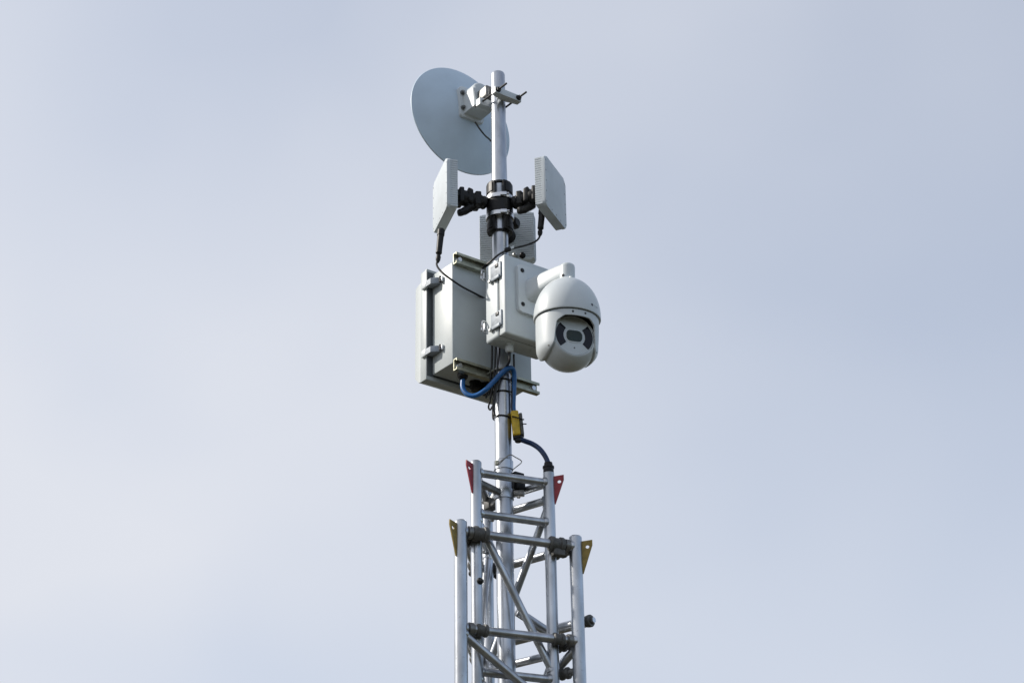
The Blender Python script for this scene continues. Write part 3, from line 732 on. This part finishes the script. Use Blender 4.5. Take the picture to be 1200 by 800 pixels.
# print on the shell: a small round mark and a few letters' strokes
dF = Vector((0.33,-0.94,0)); dF = (dF - A*dF.dot(A)).normalized(); pF = A.cross(dF).normalized()   # pF: camera's left/right axis
if pF.x < 0: pF = -pF
def onshell(az, h, off=0.0006):
    a = math.asin(min(1, h/HD)); r = RD*math.cos(a)**0.92 + off
    return SC + A*h + (dF*math.cos(az)+pF*math.sin(az))*r
zz = 8.5*P_
bm = bmesh.new(); d_ = (onshell(R(27), zz)-SC-A*zz).normalized(); lathe(bm, onshell(R(27), zz, -0.001), d_, [(0,0.0042),(0.0018,0.0040)], 14); obj('logo_mark', bm, 'ink', shell)
bm = bmesh.new()
for j, az in enumerate((33, 36, 39, 42)):
    d_ = (onshell(R(az), zz)-SC-A*zz).normalized(); box(bm, onshell(R(az), zz), d_, A.cross(d_), A, (-0.0008,-0.0017,-0.0012), (0.0008,0.0017,0.0012 if j % 2 else 0.0020))
obj('logo_lettering', bm, 'zinc', shell)
# dark joint ring and lower yoke
RL = 37.2*P_
bm = bmesh.new(); lathe2(bm, SC, A, [(-0.006, RL-0.006), (-0.006, RL-0.001), (0.001, RL-0.001), (0.001, RL-0.006)], 72); obj('seam_ring', bm, 'gasket', ptz)
NA, NR = 144, 22
Hc = 52*P_
def zlow(a):                      # a: angle from the lens direction, wrapped to 0..180
    a = abs((a+math.pi) % (2*math.pi)-math.pi)
    s = a/math.pi*180
    def ss(x): x = max(0, min(1, x)); return x*x*(3-2*x)
    fr = ss((s-39)/9.0)*0.86 + 0.14*ss((s-22)/20.0)
    low = 7.6*P_ + (Hc-7.6*P_)*fr
    edge = Hc*(0.66+0.34*math.sqrt(max(0.0, 1-((90-s)/47.0)**2)))      # rounded cheek ends
    if s > 136: edge = Hc*0.66
    low = min(low, edge)
    return low
bm = bmesh.new(); grid = []
for i in range(NA):
    a = 2*math.pi*i/NA; col = []
    L_ = zlow(a)
    for j in range(NR+1):
        t_ = j/NR; h = L_*t_
        r = RL*(1-0.055*(h/Hc)**2)
        if h > 0.72*Hc: r -= RL*0.24*((h-0.72*Hc)/(0.28*Hc))**2.2
        col.append(bm.verts.new(SC - A*(0.003+h) + (dF*math.cos(a)+pF*math.sin(a))*r))
    grid.append(col)
for i in range(NA):
    for j in range(NR): bm.faces.new((grid[i][j], grid[(i+1)%NA][j], grid[(i+1)%NA][j+1], grid[i][j+1]))
yoke = obj('yoke', bm, 'white', ptz, 60)
sm = yoke.modifiers.new('thickness', 'SOLIDIFY'); sm.thickness = 0.0045; sm.offset = -1; sm.use_even_offset = False
for a in (R(-10), R(14)):
    h = 3.2*P_; d_ = (dF*math.cos(a)+pF*math.sin(a)); bm = bmesh.new(); screw(bm, SC-A*(0.003+h)+d_*RL, d_, 0.0030, 0.0016); obj('screw', bm, 'darkst', yoke)
for a in (R(-58), R(58)):
    h = 42*P_; d_ = (dF*math.cos(a)+pF*math.sin(a)); bm = bmesh.new(); screw(bm, SC-A*(0.003+h)+d_*(RL*0.93), d_, 0.0028, 0.0018); obj('screw', bm, 'darkst', yoke)
# ball
BR = 33.4*P_; BC = SC - A*(30.8*P_) + dF*(2.6*P_)
LD = (dF + A*0.07).normalized()                      # lens direction
lu = (A - LD*A.dot(LD)).normalized(); lr = pF
cut = 21.0*P_; rc = math.sqrt(BR**2-cut**2)
prof = []
for j in range(0, 41):
    a = -math.pi/2 + (math.pi/2+math.asin(cut/BR))*j/40
    prof.append((BR*math.sin(a), BR*math.cos(a)))
prof += [(cut+0.0008, rc-0.0015), (cut-0.0002, rc-0.003), (cut-0.0025, rc-0.0034), (cut-0.0025, rc*0.5)]
bm = bmesh.new(); lathe2(bm, BC, LD, prof, 72); ball = obj('camera_ball', bm, 'white', ptz, 40)
fo = BC + LD*(cut-0.0024)
bm = bmesh.new(); lathe2(bm, fo, LD, [(0, rc-0.0042), (0.0012, rc-0.0042), (0.0018, rc-0.0052), (0.0018, 0.005)], 64); fpl = obj('face_plate', bm, 'junc', ball, 30)
fo = fo + LD*0.0018
bm = bmesh.new(); rprism(bm, fo-LD*0.001, lr, LD, lu, 22.5*P_, 17.5*P_, 0.0022, 7.2*P_, 0.0006); obj('lens_ring', bm, 'white', fpl)
bm = bmesh.new(); rprism(bm, fo, lr, LD, lu, 19.5*P_, 14.2*P_, 0.0022, 5.2*P_, 0.0006); lw = obj('lens_window', bm, 'lens', fpl)
bm = bmesh.new(); rprism(bm, fo+LD*0.0004, lr, LD, lu, 15*P_, 10*P_, 0.0022, 3.6*P_, 0.0004); obj('lens_glass', bm, 'lens', lw)
for s in (-1, 1):
    poly = []; r1, r2 = 13.4*P_, rc-0.0080
    for j in range(13): a = R(-42+84*j/12); poly.append((s*r2*math.cos(a), r2*math.sin(a)))
    for j in range(12, -1, -1): a = R(-42+84*j/12); poly.append((s*r1*math.cos(a), r1*math.sin(a)))
    bm = bmesh.new(); prism(bm, fo-LD*0.001, lr, LD, lu, poly, 0.0024, 0.0006); obj('infrared_window', bm, 'glass', fpl)
bm = bmesh.new(); lathe(bm, fo-lu*(15.3*P_)-LD*0.001, LD, [(0,0.0024),(0.0014,0.0022)], 10); obj('screw', bm, 'darkst', fpl)

# ------------------------------------------------------------------ cables below the boxes
con = thing('blue_conduit', 'thick bright blue conduit looping from the cabinet underside over to the pole', 'conduit', g1)
yb = g1.y
pts = [g1+Z*0.012, g1-Z*0.004, at(542.5, 455, yb-0.004), at(548, 462, yb-0.012), at(557, 463.5, yb-0.02), at(568, 457.5, -0.045), at(578, 447.5, -0.042), at(588, 437, -0.042), at(595.5, 431.5, -0.040), at(600.5, 432, -0.030), at(602.5, 438, -0.020), at(602.5, 450, -0.012), at(601.8, 465, -0.010), at(601.6, 478, -0.010), at(603.5, 490, -0.010)]
bm = bmesh.new(); sweep(bm, smooth(pts, 8), 0.0072, 14); obj('jacket', bm, 'blue', con)
plug = thing('power_plug', 'yellow and black power plug tied to the pole under the cabinet', 'plug', at(606, 513, -0.012))
pc = at(605.5, 498.5, -0.010)
tl = (at(603.3, 482, -0.010)-at(606.5, 513, -0.010)).normalized(); tx = (X-tl*X.dot(tl)).normalized(); ty = tl.cross(tx)
bm = bmesh.new(); box(bm, pc, tx, ty, tl, (-0.0140,-0.018,-0.036), (0.0085,0.016,0.042), 0.005, 3); obj('plug_body', bm, 'yellow', plug)
bm = bmesh.new(); box(bm, pc, tx, ty, tl, (0.0088,-0.014,-0.034), (0.0185,0.014,0.034), 0.003, 2); obj('plug_cover', bm, 'roller', plug)
bm = bmesh.new(); lathe2(bm, pc-tl*0.032, (-tl), [(0,0.014),(0.010,0.0145),(0.011,0.011),(0.018,0.010),(0.020,0.008)], 16); obj('plug_collar', bm, 'black', plug)
hose = thing('blue_hose', 'dark blue hose arching from the yellow plug into the lattice leg top', 'hose', pt(IN[1], 552))
htop = V(IN[1], zi[1]); y1 = IN[1].y
pts = [at(606.5, 511, -0.010), at(609.5, 514.2, -0.010), at(615, 516.5, -0.006), at(624, 520, 0.0), at(632, 525.5, y1*0.5), at(638, 533, y1*0.8), at(641.7, 541, y1), htop+Z*0.008]
bm = bmesh.new(); sweep(bm, smooth(pts, 8), 0.0074, 14); obj('jacket', bm, 'navy', hose)
bm = bmesh.new(); lathe2(bm, htop-Z*0.001, Z, [(0, RI-0.001), (0.012, RI-0.001), (0.013, RI+0.0006), (0.018, RI+0.0006), (0.019, RI-0.003), (0.030, 0.0115), (0.031, 0.008)], 24); obj('end_cap', bm, 'black', hose)
# thin black leads
def lead(lab, pts, r=0.0028):
    t_ = thing('black_lead', lab, 'cable', Vector(pts[-1])); bm = bmesh.new(); sweep(bm, smooth(pts, 6), r, 8); obj('jacket', bm, 'rubber', t_)
lead('black lead running from the junction box gland down beside the pole', [jg-Z*0.022, jg-Z*0.05, at(594.5, 428, -0.045), at(590, 434, -0.036), at(584, 446, -0.030), at(580, 462, -0.026), at(578.5, 478, -0.024), at(579.5, 486, -0.024)], 0.0040)
lead('black lead hanging from behind the junction box to the black glands', [at(576.5, 395, -0.012), at(576.6, 415, -0.012), at(576, 432, -0.010), at(574, 450, 0.0), at(571, 462, 0.02), at(569.5, 466, 0.03)], 0.0030)
lead('black lead hanging beside the pole from behind the junction box, curling at its foot', [at(580.5, 395, -0.020), at(580.7, 415, -0.022), at(579.5, 435, -0.022), at(577, 455, -0.018), at(574, 470, -0.010), at(572.5, 477, 0.0), at(574.5, 480, 0.0), at(577, 476, -0.012)], 0.0026)
lead('black lead hanging in front of the pole behind the blue conduit', [at(585, 395, -0.028), at(584.8, 415, -0.030), at(583, 432, -0.030), at(580.5, 450, -0.026), at(578, 470, -0.024), at(577.6, 488, -0.022), at(579.2, 489, -0.024)], 0.0026)
lead('black lead running straight down the pole beside the blue conduit', [at(602, 415, -0.020), at(602.3, 435, -0.012), at(600.5, 460, -0.014), at(600, 478, -0.014), at(601, 486, -0.014)], 0.0030)
# cable ties round the pole
def tie(y, lab, tail, ry=0.0):
    z = zfor((0, -PR), y); t_ = thing('cable_tie', lab, 'cable tie', (0,0,z)); bm = bmesh.new()
    pts = []
    for k in range(40):
        a = 2*math.pi*k/40; r = PR+0.0022
        # bulge round the bundle on both sides
        pts.append(Vector((r*math.cos(a)*(1.10 if abs(math.cos(a)) > 0.7 else 1.0), r*math.sin(a), z+0.003*math.cos(a)*ry)))
    sweep(bm, pts, 0.0020, 8, closed=True); obj('strap', bm, 'black', t_)
    bm = bmesh.new(); e = Vector((tail*(PR+0.003), -0.012, z)); box(bm, e, X, Y, Z, (-0.004,-0.004,-0.004), (0.004,0.004,0.004), 0.001)
    obj('tie_head', bm, 'black', t_)
    return z
tie(443.5, 'black cable tie round the pole just under the blue conduit loop', 1)
tie(457.5, 'black cable tie round the pole between the conduit and the plug', -1)
tie(486.5, 'black cable tie round the pole and the yellow plug', 1, -1.0)
bm = bmesh.new(); p = at(613, 490, -0.02); t_ = thing('cable_tie', 'black cable tie strapped across the yellow plug with its tail sticking out', 'cable tie', p)
sweep(bm, smooth([at(600, 487.6, -0.030), at(604, 488.5, -0.0325), at(609, 490, -0.030), at(613.3, 491.5, -0.020), at(613.6, 491, 0.0)], 4), 0.0018, 6); obj('strap', bm, 'black', t_)
bm = bmesh.new(); sweep(bm, [at(611, 495.5, -0.03), at(613, 496.5, -0.028), at(617, 496.6, -0.026)], 0.0016, 6); obj('tail', bm, 'black', t_)
